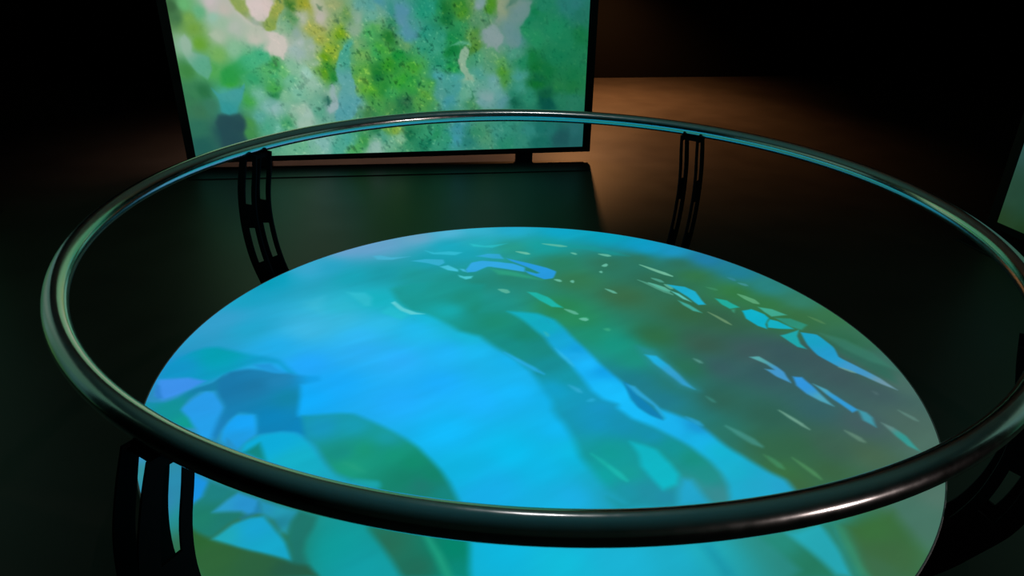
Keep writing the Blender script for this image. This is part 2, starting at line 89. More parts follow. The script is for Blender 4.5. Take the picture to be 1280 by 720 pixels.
([(0.2737,0.7015),(0.2777,0.6938),(0.283,0.6906),(0.2876,0.6982),(0.2886,0.7052),(0.2862,0.714),(0.2802,0.7125),(0.2744,0.7062)],[(0,0,105,190,165)],0.004,0.9),
([(0.0839,0.6177),(0.0939,0.6059),(0.1061,0.5978),(0.115,0.6016),(0.116,0.6081),(0.1093,0.6195),(0.0964,0.6234),(0.0845,0.6221)],[(0,0,105,190,165)],0.004,0.9),
([(0.1484,0.6026),(0.1533,0.5943),(0.1595,0.591),(0.1644,0.5994),(0.1652,0.6072),(0.162,0.6167),(0.1553,0.6149),(0.1489,0.6078)],[(0,0,105,190,165)],0.004,0.9),
([(0.2802,0.5465),(0.2927,0.5265),(0.3081,0.5088),(0.3202,0.5057),(0.3219,0.5115),(0.314,0.5282),(0.2973,0.5423),(0.2813,0.5504)],[(0,0,105,190,165)],0.004,0.8),
([(-0.1405,0.5172),(-0.1243,0.4988),(-0.1054,0.4861),(-0.0922,0.492),(-0.0913,0.5021),(-0.1022,0.5199),(-0.122,0.526),(-0.1399,0.5241)],[(0,0,105,190,165)],0.004,0.7),
([(0.4481,0.7794),(0.4916,0.735),(0.5416,0.691),(0.5752,0.6731),(0.5774,0.6798),(0.5487,0.7134),(0.4971,0.7534),(0.4495,0.7841)],[(0,0,105,190,165)],0.004,0.9),
([(0.4828,0.6524),(0.496,0.6344),(0.5126,0.6193),(0.5256,0.6187),(0.5276,0.6251),(0.5192,0.6408),(0.5012,0.6518),(0.4841,0.6568)],[(0,0,105,190,165)],0.004,0.7),
([(0.4219,0.6346),(0.4628,0.5806),(0.5103,0.5273),(0.5432,0.5055),(0.5461,0.5133),(0.5199,0.5537),(0.4703,0.6023),(0.4237,0.6402)],[(0,0,105,190,165)],0.004,0.5),
([(0.1095,0.3684),(0.1256,0.3477),(0.1451,0.3301),(0.1595,0.3287),(0.1613,0.3357),(0.1508,0.3536),(0.13,0.3667),(0.1106,0.3732)],[(0,0,105,190,165)],0.004,0.7),
([(0.1603,0.2956),(0.171,0.2858),(0.1839,0.2805),(0.1934,0.287),(0.1944,0.2941),(0.1873,0.3044),(0.1737,0.305),(0.161,0.3004)],[(0,0,105,190,165)],0.004,0.8),
([(0.4604,0.6089),(0.4853,0.5758),(0.5153,0.5454),(0.5375,0.5376),(0.5403,0.5457),(0.5245,0.5725),(0.4925,0.5979),(0.4622,0.6145)],[(0,0,105,190,165)],0.004,0.8),
([(0.5249,0.5986),(0.5319,0.577),(0.5423,0.5589),(0.5531,0.5584),(0.5562,0.5662),(0.5528,0.585),(0.5403,0.5981),(0.527,0.6039)],[(0,0,105,190,165)],0.004,0.7),
([(0.5387,0.5996),(0.6039,0.5799),(0.6366,0.5378),(0.6445,0.4677),(0.6517,0.4285),(0.624,0.4272),(0.5935,0.5007),(0.5612,0.5604)],[(0,0,28,172,205)],0.006,1),
([(0.5378,0.546),(0.5684,0.5213),(0.6034,0.4508),(0.5766,0.4744)],[(0,0,90,195,185)],0.005,1),
([(0.5541,0.4633),(0.59,0.428),(0.6218,0.3613),(0.5906,0.3775),(0.5665,0.4244)],[(0,0,62,165,150)],0.006,1),
([(0.4647,0.6103),(0.4874,0.576),(0.5145,0.5424),(0.5342,0.5298),(0.5364,0.5356),(0.5219,0.5621),(0.4932,0.5921),(0.4662,0.6144)],[(0,0,80,175,150)],0.004,0.8),
([(0.4814,0.6571),(0.4962,0.6357),(0.5145,0.6168),(0.5287,0.6138),(0.5308,0.6202),(0.5214,0.6381),(0.5017,0.6529),(0.4828,0.6614)],[(0,0,70,150,130)],0.004,0.7),
([(0.4531,0.7756),(0.4939,0.7322),(0.5411,0.6893),(0.5729,0.6721),(0.5751,0.6787),(0.5482,0.7116),(0.4995,0.7505),(0.4544,0.7803)],[(0,0,110,180,150)],0.004,0.9),
([(0.6432,0.3689),(0.664,0.3293),(0.6892,0.2892),(0.708,0.2712),(0.7105,0.2759),(0.6975,0.3053),(0.6706,0.3425),(0.6448,0.3723)],[(0,0,110,150,110)],0.004,0.8),
([(0.7966,0.5204),(0.8145,0.4842),(0.8381,0.4513),(0.8588,0.4438),(0.8633,0.4531),(0.8532,0.4826),(0.8265,0.5098),(0.7996,0.5269)],[(0,0,95,170,125)],0.004,0.8),
([(1.0126,0.3513),(1.0261,0.3268),(1.0435,0.3034),(1.0582,0.296),(1.0612,0.301),(1.0532,0.3205),(1.0338,0.3407),(1.0146,0.3548)],[(0,0,90,140,90)],0.004,0.5),
([(0.8253,0.6259),(0.8351,0.6105),(0.8484,0.5981),(0.8601,0.5993),(0.8627,0.6057),(0.857,0.6196),(0.842,0.6277),(0.827,0.6302)],[(0,0,70,150,160)],0.004,0.6),
([(0.6869,0.578),(0.6995,0.5631),(0.7154,0.5512),(0.7284,0.5525),(0.7306,0.5587),(0.7228,0.5722),(0.7053,0.58),(0.6884,0.5823)],[(0,0,70,150,110)],0.004,0.4),
([(0.7949,0.6733),(0.8028,0.6574),(0.8138,0.6446),(0.8243,0.6456),(0.8269,0.6521),(0.8226,0.6664),(0.8098,0.6749),(0.7967,0.6777)],[(0,0,60,140,170)],0.004,0.4),
([(0.7001,0.483),(0.7429,0.4688),(0.776,0.4162),(0.7372,0.4023),(0.7163,0.4316)],[(0,0,32,170,155)],0.006,1),
([(0.742,0.399),(0.7563,0.3997),(0.7444,0.3695),(0.7401,0.3811)],[(0,0,60,150,120)],0.006,0.8),
([(0.7787,0.3888),(0.8164,0.4025),(0.8554,0.363),(0.8645,0.3346),(0.8355,0.2882),(0.8302,0.2529),(0.8019,0.2756),(0.7759,0.3282)],[(0,0,15,175,200)],0.006,1),
([(0.8476,0.4221),(0.8967,0.4064),(0.9384,0.3611),(0.8782,0.3467),(0.8607,0.3809)],[(0,0,62,165,140)],0.006,1),
([(0.865,0.3255),(0.8896,0.313),(0.9284,0.2573),(0.8772,0.2572),(0.8362,0.264),(0.8454,0.2975)],[(0,0,20,175,195)],0.006,1),
([(0.8893,0.338),(0.9411,0.3359),(0.9875,0.2874),(0.9554,0.2499),(0.9203,0.2733)],[(0,0,45,142,118)],0.008,1),
([(0.8659,0.2087),(0.9445,0.2494),(0.9232,0.206),(0.9169,0.1543),(0.9255,0.1198),(0.8987,0.1315)],[(0,0,30,165,170)],0.006,1),
([(1.0277,0.1014),(1.039,0.1972),(1.08,0.1682),(1.1406,0.0918),(1.1577,0.0177),(1.1422,-0.0793),(1.1083,-0.0378),(1.0689,0.0416)],[(0,0,45,105,90)],0.02,0.6),
([(1.0134,0.2276),(1.0884,0.1891),(1.1449,0.1016),(1.1744,0.0003),(1.1197,0.0437),(1.0532,0.127)],[(0,0,60,130,110)],0.015,0.5),
([(0.9449,0.233),(0.9994,0.2185),(1.0224,0.1405),(1.0136,0.0721),(1.0572,0.0136),(1.1012,-0.0537),(1.126,-0.119),(1.0906,-0.0881),(1.0462,-0.0359),(0.9941,0.0037),(0.948,0.0788),(0.9378,0.1469)],[(0.9671,0.1735,25,160,195),(0.9961,0.0856,35,155,205),(1.0495,-0.0048,65,150,200),(1.1092,-0.089,110,150,165)],0.006,1),
([(0.9895,0.0051),(1.0034,-0.0103),(1.0207,-0.0249),(1.0341,-0.0293),(1.0362,-0.0259),(1.0274,-0.0135),(1.0088,-0.001),(0.9909,0.0074)],[(0,0,110,160,150)],0.004,0.7),
([(0.7125,0.0565),(0.7479,0.0627),(0.7884,0.0006),(0.8021,-0.0327),(0.8043,-0.0911),(0.7696,-0.0584),(0.7445,-0.0147),(0.7738,-0.0179),(0.7584,0.0148)],[(0.7367,0.0415,85,165,165),(0.7873,-0.0333,65,150,205)],0.006,1),
([(0.8225,-0.0563),(0.8492,-0.0595),(0.8656,-0.1071),(0.8758,-0.1555),(0.8887,-0.215),(0.8586,-0.1893),(0.8312,-0.1509),(0.8169,-0.1049)],[(0.8351,-0.1,48,148,220),(0.8793,-0.1947,75,160,180)],0.007,1),
([(0.8717,-0.0968),(0.9045,-0.1286),(0.9286,-0.185),(0.9526,-0.2315),(0.9317,-0.2442),(0.9033,-0.1798)],[(0.8832,-0.1105,75,160,180),(0.9194,-0.1854,48,150,210)],0.006,1),
([(0.9516,-0.2285),(0.9725,-0.2427),(0.9802,-0.2659),(0.9707,-0.3127),(0.9509,-0.2829)],[(0,0,62,148,165)],0.008,1),
([(1.076,-0.2253),(1.0861,-0.2492),(1.1,-0.2725),(1.1133,-0.2811),(1.1167,-0.2769),(1.1113,-0.2584),(1.0951,-0.2377),(1.0782,-0.2223)],[(0,0,95,135,125)],0.006,0.7),
([(1.0406,-0.126),(1.0414,-0.1363),(1.0445,-0.1454),(1.0501,-0.1464),(1.0528,-0.143),(1.0534,-0.1341),(1.0486,-0.1273),(1.0424,-0.1237)],[(0,0,90,120,120)],0.008,0.4),
([(0.9953,-0.2896),(1.0208,-0.312),(1.0404,-0.3526),(1.0491,-0.4166),(1.0247,-0.3942),(1.0101,-0.3536)],[(1.002,-0.3057,100,135,130),(1.0285,-0.3597,50,152,145)],0.007,1),
([(0.714,-0.2415),(0.735,-0.2776),(0.7602,-0.3149),(0.779,-0.3329),(0.7814,-0.3295),(0.7684,-0.3033),(0.7415,-0.2681),(0.7156,-0.239)],[(0,0,115,165,145)],0.005,0.8),
([(0.8772,-0.3341),(0.8863,-0.3571),(0.8994,-0.379),(0.9125,-0.3861),(0.9162,-0.3814),(0.9117,-0.3632),(0.8961,-0.3442),(0.8796,-0.3308)],[(0,0,105,145,125)],0.007,0.7),
([(0.6798,-0.4559),(0.695,-0.4907),(0.7144,-0.526),(0.7306,-0.5422),(0.7338,-0.5384),(0.7252,-0.513),(0.7037,-0.4799),(0.682,-0.4531)],[(0,0,80,145,95)],0.007,0.7),
([(0.6177,-0.4529),(0.6219,-0.4737),(0.6292,-0.494),(0.6383,-0.5015),(0.6416,-0.4978),(0.6403,-0.4816),(0.6308,-0.4637),(0.6199,-0.4504)],[(0,0,60,140,100)],0.008,0.5),
([(0.5092,-0.7441),(0.5661,-0.7318),(0.612,-0.7823),(0.6467,-0.8526),(0.6419,-0.8651),(0.5468,-0.8678),(0.5705,-0.8422),(0.5448,-0.7976)],[(0.5475,-0.7569,35,135,120),(0.6056,-0.8285,35,122,95)],0.016,1),
([(0.5811,-0.7349),(0.663,-0.6999),(0.6914,-0.7244),(0.6853,-0.7936),(0.682,-0.864),(0.6455,-0.8558),(0.6148,-0.789)],[(0,0,36,165,178)],0.016,1),
([(0.6699,-0.7034),(0.7014,-0.6988),(0.6961,-0.7663),(0.7004,-0.8193),(0.7196,-0.863),(0.682,-0.864),(0.6826,-0.7936)],[(0,0,40,130,112)],0.014,1),
([(0.704,-0.706),(0.7229,-0.7127),(0.721,-0.8188),(0.7246,-0.8628),(0.6998,-0.8511),(0.6984,-0.7865)],[(0,0,50,142,112)],0.014,1),
([(0.7231,-0.7054),(0.8337,-0.6572),(0.8691,-0.6523),(0.8735,-0.7881),(0.8227,-0.8601),(0.7196,-0.863),(0.7218,-0.7925)],[(0.7812,-0.7145,55,108,58),(0.8001,-0.7902,58,102,62),(0.7535,-0.837,58,105,72)],0.03,1),
([(0.3646,-0.776),(0.3916,-0.7718),(0.4068,-0.8148),(0.4194,-0.8633),(0.3974,-0.872),(0.374,-0.8026)],[(0,0,20,142,165)],0.02,0.6)]
SCREEN_TONES = [(0.1232,1.1595,110,180,120),(0.0632,1.0787,70,115,75),(0.0459,1.1451,60,100,65),(0.1625,1.0032,115,160,75),(0.1369,1.0708,120,165,85),(0.2202,1.115,105,175,130),(0.3158,1.1441,195,190,185),(0.2981,1.1736,205,195,195),(0.3593,1.0395,160,190,165),(0.3121,1.0773,155,195,175),(0.3303,0.9563,172,190,168),(0.4453,1.001,182,192,180),(0.389,1.129,195,190,180),(0.5601,0.9388,198,198,185),(0.6465,0.8837,205,200,190),(0.6049,1.143,222,207,203),(0.5568,1.1283,222,207,203),(0.6653,1.1353,222,205,200),(0.0914,0.905,150,185,165),(0.1831,0.904,105,160,60),(0.1754,0.7719,95,168,135),(0.1513,0.8114,105,165,140),(0.0755,0.7339,65,130,70),(0.2946,0.8331,120,175,100),(0.4096,0.8707,140,190,155),(0.351,0.6979,50,150,75),(0.4758,0.7915,80,175,125),(0.586,0.8452,75,175,130),(0.6091,0.726,90,175,110),(0.4348,0.7286,65,160,100),(0.2464,0.7314,85,165,90),(0.5,0.6875,60,160,110),(0.0853,0.5723,60,125,85),(0.0544,0.5322,60,120,85),(0.103,0.4487,60,115,85),(0.1668,0.587,45,110,70),(0.1896,0.4882,60,120,95),(0.0828,0.1944,38,92,85),(0.081,0.3232,50,110,90),(0.3432,0.6487,60,160,60),(0.2985,0.5682,80,165,150),(0.3622,0.567,75,155,155),(0.3066,0.4691,60,150,150),(0.2974,0.3601,42,75,80),(0.3664,0.3329,42,72,78),(0.3098,0.2313,35,75,80),(0.2541,0.2931,38,78,82),(0.452,0.5241,70,160,80),(0.4353,0.3567,75,145,80),(0.4335,0.2883,70,140,80),(0.5383,0.5636,120,185,160),(0.5915,0.4796,130,185,175),(0.5229,0.397,95,168,155),(0.5708,0.3277,80,165,135),(0.8297,1.1422,70,120,50),(0.8126,1.0669,95,150,95),(0.9248,1.1568,160,165,60),(0.9109,1.1718,150,160,60),(0.8839,1.0741,185,192,175),(1.0191,1.0886,195,190,180),(1.0114,1.164,185,190,165),(1.1126,1.1562,155,170,120),(1.1858,1.0953,110,155,90),(1.1405,1.1183,140,170,120),(1.2634,1.072,150,180,160),(1.2408,0.995,145,175,150),(1.3023,1.1555,110,170,160),(1.3648,1.1401,95,165,160),(1.4149,1.1703,80,150,165),(1.3756,1.0714,110,175,160),(0.6921,0.9221,215,205,195),(0.7422,0.8827,210,203,195),(0.6659,0.961,205,200,192),(0.7386,1.037,150,185,150),(0.7776,1.0367,125,175,140),(0.8346,0.9904,150,175,165),(0.9345,1.0357,165,175,95),(0.9705,1.0048,165,175,90),(1.0035,0.9425,160,175,85),(0.9302,0.9276,155,180,160),(0.8658,0.9205,175,192,187),(0.8265,0.8582,165,190,185),(1.1425,0.9725,122,165,40),(1.0691,0.8792,145,175,60),(1.0967,0.8313,140,172,65),(0.8725,0.8419,160,185,180),(0.9569,0.8804,165,185,170),(1.0305,0.8162,110,160,30),(1.0043,0.7201,85,150,40),(1.0564,0.7517,50,130,50),(1.0662,0.6867,40,130,55),(1.16,0.8146,85,170,150),(1.1916,0.8937,85,165,140),(1.1392,0.6774,95,165,160),(1.2645,0.8929,125,175,120),(1.2905,0.813,115,172,95),(1.2813,0.6997,100,170,75),(1.3579,0.8362,60,160,90),(1.3724,0.6983,30,120,50),(1.3518,0.9708,70,165,95),(0.6655,0.7811,60,150,80),(0.722,0.7243,110,185,120),(0.6617,0.693,70,165,110),(0.8809,0.7058,165,208,192),(0.9626,0.7851,150,185,155),(0.7981,0.7553,140,190,160),(0.7721,0.6751,115,185,150),(0.6439,0.6191,70,160,80),(0.6443,0.5616,45,130,75),(0.6392,0.4618,150,190,187),(0.6204,0.504,120,175,165),(0.7243,0.5518,135,190,155),(0.8006,0.5752,130,190,165),(0.8467,0.4064,168,198,185),(0.8083,0.4328,165,195,175),(0.8379,0.3295,165,195,178),(0.9132,0.6308,155,195,175),(0.949,0.4296,95,165,140),(0.9479,0.4973,120,180,155),(1.0448,0.4699,158,182,187),(1.0283,0.5542,155,190,170),(1.0076,0.5128,60,120,100),(1.1248,0.6106,105,170,165),(1.1336,0.5271,105,168,170),(1.1327,0.4255,90,160,165),(1.1952,0.4667,112,175,168),(1.2809,0.5912,100,170,65),(1.2421,0.6251,110,172,80),(1.333,0.5062,80,155,80),(1.2829,0.4049,70,130,80),(0.6968,0.3331,80,160,110),(0.6356,0.3089,110,180,160),(0.5896,0.3358,90,165,140),(0.7947,0.1735,112,180,145),(0.88,0.1799,130,185,165),(0.9496,0.1956,140,190,182),(1.049,0.1661,88,170,150),(1.1223,0.2172,85,170,155),(1.2234,0.1966,60,145,80),(1.3041,0.1226,155,192,178),(1.1853,0.1531,80,165,95),(1.4058,1.14,115,170,150),(1.4197,1.1095,110,165,145),(1.5817,1.124,88,150,168),(1.5705,1.0703,95,150,165),(1.6068,0.9922,90,155,165),(1.5042,1.0475,60,140,100),(1.494,1.1397,70,150,140),(1.6301,0.9685,80,155,160),(1.7189,1.1081,48,155,125),(1.7609,1.1386,45,150,125),(1.8257,1.123,40,140,90),(1.8813,1.0685,25,110,60),(1.8753,1.1382,35,115,55),(1.9897,1.1068,75,145,50),(1.9578,1.1533,60,135,50),(2.0401,1.153,95,150,80),(1.9707,1.0053,50,145,90),(2.0882,1.0439,95,150,110),(2.086,0.8845,85,140,60),(2.0785,0.9489,85,145,70),(1.3952,0.9938,95,170,95),(1.3991,1.0481,120,175,130),(1.4808,0.9382,40,120,50),(1.5851,0.8976,110,165,110),(1.4017,0.8597,75,165,70),(1.5299,0.802,30,140,60),(1.6998,0.8725,60,155,125),(1.7282,0.9519,50,150,125),(1.8156,0.847,65,160,130),(1.8185,0.9272,65,160,130),(1.925,0.8539,20,120,60),(1.9186,0.9263,35,140,80),(1.9219,0.7396,40,150,80),(1.8551,0.7734,50,150,115),(1.6262,0.7356,70,160,60),(1.6793,0.792,70,160,90),(1.4434,0.7463,60,150,50),(1.3884,0.6734,30,110,60),(1.8087,0.6584,80,165,165),(1.9277,0.6397,80,165,160),(2.102,0.803,85,165,125),(2.1178,0.6869,90,165,150),(2.1061,1.1373,140,165,170),(1.3476,0.5733,85,165,55),(1.4188,0.6304,50,140,60),(1.499,0.5705,65,160,90),(1.6108,0.602,55,155,70),(1.5535,0.6364,60,160,60),(1.5784,0.4756,50,110,75),(1.5514,0.4505,40,115,70),(1.7011,0.5328,85,160,70),(1.6812,0.4735,80,155,80),(1.7389,0.6166,75,160,80),(1.4485,0.4442,70,140,80),(1.3733,0.4629,70,150,80),(1.8215,0.539,90,160,150),(1.8065,0.5986,85,160,150),(1.8805,0.4951,75,155,162),(1.875,0.5974,80,160,150),(1.9429,0.5623,80,160,155),(2.003,0.5355,112,178,152),(2.0131,0.6118,130,185,160),(2.0713,0.448,72,145,100),(2.1331,0.4727,120,170,170),(1.4717,0.2696,130,170,75),(1.4193,0.2621,100,160,80),(1.5113,0.2063,130,185,150),(1.4394,0.1726,110,175,145),(1.6008,0.2484,25,110,75),(1.6882,0.2461,60,150,110),(1.7932,0.2343,48,145,100),(1.7594,0.2709,55,150,115),(1.8626,0.1965,55,150,120),(1.9339,0.2036,72,155,168),(1.9713,0.2832,70,150,160),(2.0498,0.2003,50,130,120),(2.113,0.2437,65,145,110),(1.3898,0.2097,90,165,140),(1.3504,0.264,40,120,80),(1.324,0.1401,155,192,182),(1.7022,0.165,30,120,90),(1.5879,0.1683,60,145,105),(1.7899,0.1443,60,150,120),(2.1359,1.1604,135,168,170),(2.1854,1.1137,65,138,40),(2.2106,1.1447,80,145,40),(2.16,1.0513,90,150,110),(2.2773,1.1367,150,165,135),(2.2943,1.0741,130,155,140),(2.2523,1.0191,125,155,140),(2.2862,0.9791,115,152,145),(2.4032,1.1362,120,150,150),(2.4378,1.0812,110,150,145),(2.4042,1.0577,112,150,148),(2.3625,1.0025,112,150,150),(2.3359,1.1442,85,128,112),(2.1761,0.948,140,165,165),(2.2268,0.9073,142,165,165),(2.3462,0.9224,105,150,152),(2.3975,0.9219,90,145,150),(2.5306,1.1044,25,125,80),(2.498,1.0413,30,130,90),(2.5999,1.0645,35,130,90),(2.5975,1.1433,40,130,100),(2.7598,1.1348,45,125,115),(2.8191,1.1504,50,125,120),(2.8568,1.087,40,118,100),(2.6716,0.9761,35,135,95),(2.5351,0.9206,40,140,95),(2.4823,0.9776,40,140,95),(2.7259,0.9189,35,130,90),(2.8557,0.9422,28,118,72),(2.2697,0.7596,90,160,95),(2.2095,0.8017,100,160,120),(2.2785,0.6845,78,150,55),(2.1749,0.7444,95,160,125),(2.4256,0.7659,38,135,95),(2.5222,0.7312,20,110,55),(2.4946,0.7982,25,120,65),(2.687,0.7958,30,125,85),(2.82,0.7774,35,125,85),(2.807,0.6764,30,120,75),(2.4008,0.6657,80,160,150),(2.3642,0.8327,80,155,130),(2.2003,0.6352,112,170,168),(2.6116,0.6794,25,115,65),(2.5423,0.6295,18,100,65),(2.2088,0.5829,118,175,168),(2.2438,0.5223,110,168,165),(2.2791,0.4697,95,155,158),(2.1559,0.5068,140,175,175),(2.2961,0.6409,80,150,75),(2.4109,0.5708,70,155,135),(2.3857,0.4587,25,105,82),(2.3761,0.5198,45,130,105),(2.4919,0.5001,50,140,112),(2.5341,0.6029,20,110,50),(2.6166,0.5151,20,92,65),(2.6952,0.5743,40,125,75),(2.8107,0.5981,35,120,70),(2.8172,0.4585,45,125,98),(2.7265,0.4604,42,125,95),(2.619,0.4363,15,85,75),(2.1536,0.2065,85,155,120),(2.2527,0.24,68,150,132),(2.3427,0.2737,58,145,125),(2.5064,0.2333,55,138,128),(2.4347,0.1622,58,140,120),(2.5909,0.1486,32,110,98),(2.6621,0.2291,40,115,108),(2.7468,0.181,35,88,90),(2.8463,0.2334,45,108,108),(2.869,0.1499,40,100,100),(2.3437,0.1373,50,140,112),(2.5877,0.2674,35,115,105)]
SCREEN_SHAPES = [
([(0.4311,1.2026),(0.5296,1.2024),(0.5284,1.1433),(0.5524,1.0985),(0.5942,1.0682),(0.6395,1.0604),(0.7049,1.1426),(0.7589,1.2019),(0.8128,1.2018),(0.7121,1.0219),(0.6477,1.0071),(0.5601,1.0457),(0.5041,1.0837),(0.4651,1.1287)],[(0.4826,1.1435,145,165,95),(0.6674,1.0375,140,165,85),(0.5766,1.0532,165,180,165),(0.726,1.1276,150,165,85)],0.012,1),
([(0.2588,0.9645),(0.3047,0.9869),(0.3432,0.9408),(0.3228,0.9103),(0.2817,0.9414)],[(0,0,178,195,172)],0.015,0.7),
([(0.2907,0.7148),(0.3611,0.7615),(0.4648,0.8232),(0.5641,0.8573),(0.6265,0.8526),(0.6517,0.8051),(0.5184,0.7593),(0.4141,0.6969),(0.3725,0.6331),(0.2934,0.6345)],[(0.351,0.6979,48,150,75),(0.5265,0.8145,75,175,130)],0.02,0.8),
([(0.0604,0.9434),(0.095,0.9659),(0.126,0.9276),(0.1212,0.8584),(0.194,0.8343),(0.2377,0.8181),(0.2386,0.7315),(0.2044,0.6682),(0.1488,0.709),(0.0995,0.7808),(0.0662,0.8513)],[(0.0837,0.905,155,185,165),(0.1818,0.764,98,168,140)],0.012,0.9),
([(0.2261,0.6103),(0.2668,0.5688),(0.3991,0.599),(0.4371,0.639),(0.4401,0.6064),(0.3958,0.5252),(0.3577,0.4346),(0.3067,0.4189),(0.2532,0.4369),(0.2521,0.5281)],[(0.3277,0.5513,75,158,155),(0.3053,0.4608,58,150,150)],0.012,0.9),
([(0.2264,0.4208),(0.3061,0.4148),(0.3738,0.4342),(0.4134,0.3742),(0.3926,0.2894),(0.4069,0.2198),(0.2155,0.1556),(0.2298,0.2937),(0.2006,0.3625)],[(0,0,40,74,80)],0.02,0.85),
([(0.6555,0.9994),(0.7331,0.995),(0.7738,0.9446),(0.7769,0.8745),(0.7491,0.8117),(0.6955,0.8282),(0.6365,0.8603)],[(0,0,212,205,196)],0.012,0.9),
([(1.1512,0.8941),(1.2091,0.9093),(1.206,0.7819),(1.1959,0.6188),(1.0927,0.6206),(1.1164,0.7831)],[(1.1682,0.8145,85,170,148),(1.1452,0.6527,98,166,162)],0.012,0.9),
([(1.1022,0.6768),(1.1926,0.6754),(1.1941,0.5511),(1.2302,0.4829),(1.204,0.3723),(1.1425,0.3479),(1.0667,0.3497),(1.078,0.5114)],[(1.1398,0.5938,105,170,168),(1.1411,0.4253,92,162,168)],0.012,0.85),
([(1.0112,0.6291),(1.0276,0.6288),(1.0747,0.5199),(1.0757,0.4438),(1.0306,0.4107),(1.0173,0.4451),(1.0341,0.5291)],[(0,0,158,183,185)],0.01,0.8),
([(0.9982,0.5423),(1.0143,0.5378),(1.019,0.462),(1.002,0.4582)],[(0,0,45,100,90)],0.008,0.8),
([(2.0014,0.8773),(2.0435,0.8688),(2.047,0.8282),(2.0333,0.771),(2.0318,0.6882),(2.0649,0.6037),(2.0044,0.6047),(1.98,0.6724),(1.9733,0.7554),(1.9835,0.8289)],[(0,0,152,186,160)],0.01,0.95),
([(1.9006,0.8824),(1.9601,0.9099),(2.0443,0.9171),(2.0523,0.8929),(1.968,0.8898)],[(0,0,110,185,155)],0.01,0.7),
([(2.0417,1.0048),(2.0542,1.0047),(2.0479,0.8768),(2.035,0.8689)],[(0,0,120,180,110)],0.008,0.6),
([(1.5759,1.1622),(1.623,1.1392),(1.6335,1.0311),(1.6626,0.9603),(1.6042,0.945),(1.5764,1.0315),(1.5314,1.0936)],[(0,0,95,150,170)],0.02,0.6),
([(2.2522,1.1909),(2.3188,1.1907),(2.3276,1.1365),(2.3857,1.1905),(2.4864,1.1903),(2.4803,1.0731),(2.4395,0.9779),(2.4151,0.8893),(2.3382,0.8493),(2.295,0.9067),(2.303,1.0267),(2.2186,1.0114),(2.2523,1.0822)],[(2.2773,1.1367,152,166,138),(2.412,1.1049,118,150,148),(2.3627,0.9785,112,150,150)],0.014,0.7),
([(2.151,0.9801),(2.2017,1.0115),(2.2693,0.9552),(2.2822,0.8987),(2.2524,0.8421),(2.1755,0.8511),(2.1419,0.9082)],[(0,0,145,166,166)],0.014,0.8),
([(2.5723,0.4985),(2.6531,0.4969),(2.656,0.409),(2.5702,0.4109)],[(0,0,15,85,72)],0.012,0.7),
([(0.7591,1.1834),(0.7843,1.1811),(0.7772,1.1558),(0.7637,1.1588)],[(0,0,70,110,80)],0.01,0.6),
([(1.0188,1.1452),(1.0444,1.1429),(1.0378,1.1173),(1.024,1.1203)],[(0,0,70,110,80)],0.01,0.6),
([(1.1128,1.0614),(1.1387,1.0589),(1.1323,1.0329),(1.1182,1.036)],[(0,0,70,110,80)],0.01,0.6),
([(0.6618,0.801),(0.6876,0.7983),(0.6801,0.7713),(0.6662,0.7747)],[(0,0,70,110,80)],0.01,0.6),
([(1.6595,0.643),(1.6825,0.5924),(1.6685,0.5673)],[(0,0,30,105,70)],0.01,0.6),
([(1.5265,0.5362),(1.5491,0.4848),(1.5348,0.4594)],[(0,0,30,105,70)],0.01,0.6),
([(2.0424,0.5519),(2.0677,0.5),(2.0542,0.4743)],[(0,0,30,105,70)],0.01,0.6)]

RAIL_Z = 0.9            # height of the handrail's centre line
RAIL_R = 1.25           # radius of the handrail's centre line
TUBE_R = 0.027

# ---------------------------------------------------------------- helpers
def lin(c):
    c = np.asarray(c, dtype=np.float64) / 255.0
    return np.where(c <= 0.04045, c / 12.92, ((c + 0.055) / 1.055) ** 2.4)

def tag(o, label=None, cat=None, group=None, kind=None):
    if label: o['label'] = label
    if cat: o['category'] = cat
    if group: o['group'] = group
    if kind: o['kind'] = kind
    return o

def empty(name, loc, rz=0.0, parent=None):
    o = bpy.data.objects.new(name, None)
    COL.objects.link(o)
    o.location = loc
    o.rotation_euler = (0, 0, rz)
    o.empty_display_size = 0.1
    o.parent = parent
    return o

def obj(name, bm, mat, parent=None, smooth=False):
    bmesh.ops.recalc_face_normals(bm, faces=bm.faces[:])
    me = bpy.data.meshes.new(name)
    bm.to_mesh(me)
    bm.free()
    if smooth:
        for p in me.polygons: p.use_smooth = True
    me.materials.append(mat)
    o = bpy.data.objects.new(name, me)
    COL.objects.link(o)
    o.parent = parent
    return o

def add_box(bm, x0, x1, y0, y1, z0, z1, bevel=0.0):
    r = bmesh.ops.create_cube(bm, size=1.0)
    vs = r['verts']
    for v in vs:
        v.co = Vector((x0 + (v.co.x + .5) * (x1 - x0), y0 + (v.co.y + .5) * (y1 - y0), z0 + (v.co.z + .5) * (z1 - z0)))
    if bevel:
        es = list({e for v in vs for e in v.link_edges})
        bmesh.ops.bevel(bm, geom=es, offset=bevel, segments=2, affect='EDGES', profile=0.5)

def add_lathe(bm, prof, n=128, closed=False):
    rings = []
    for r, z in prof:
        if r < 1e-6:
            rings.append([bm.verts.new((0, 0, z))])
        else:
            rings.append([bm.verts.new((r * math.cos(2 * math.pi * k / n), r * math.sin(2 * math.pi * k / n), z)) for k in range(n)])
    pairs = list(zip(rings[:-1], rings[1:]))
    if closed: pairs.append((rings[-1], rings[0]))
    for a, b in pairs:
        for k in range(n):
            k2 = (k + 1) % n
            if len(a) == 1 and len(b) == 1: continue
            if len(a) == 1: bm.faces.new((a[0], b[k], b[k2]))
            elif len(b) == 1: bm.faces.new((a[k], a[k2], b[0]))
            else: bm.faces.new((a[k], a[k2], b[k2], b[k]))

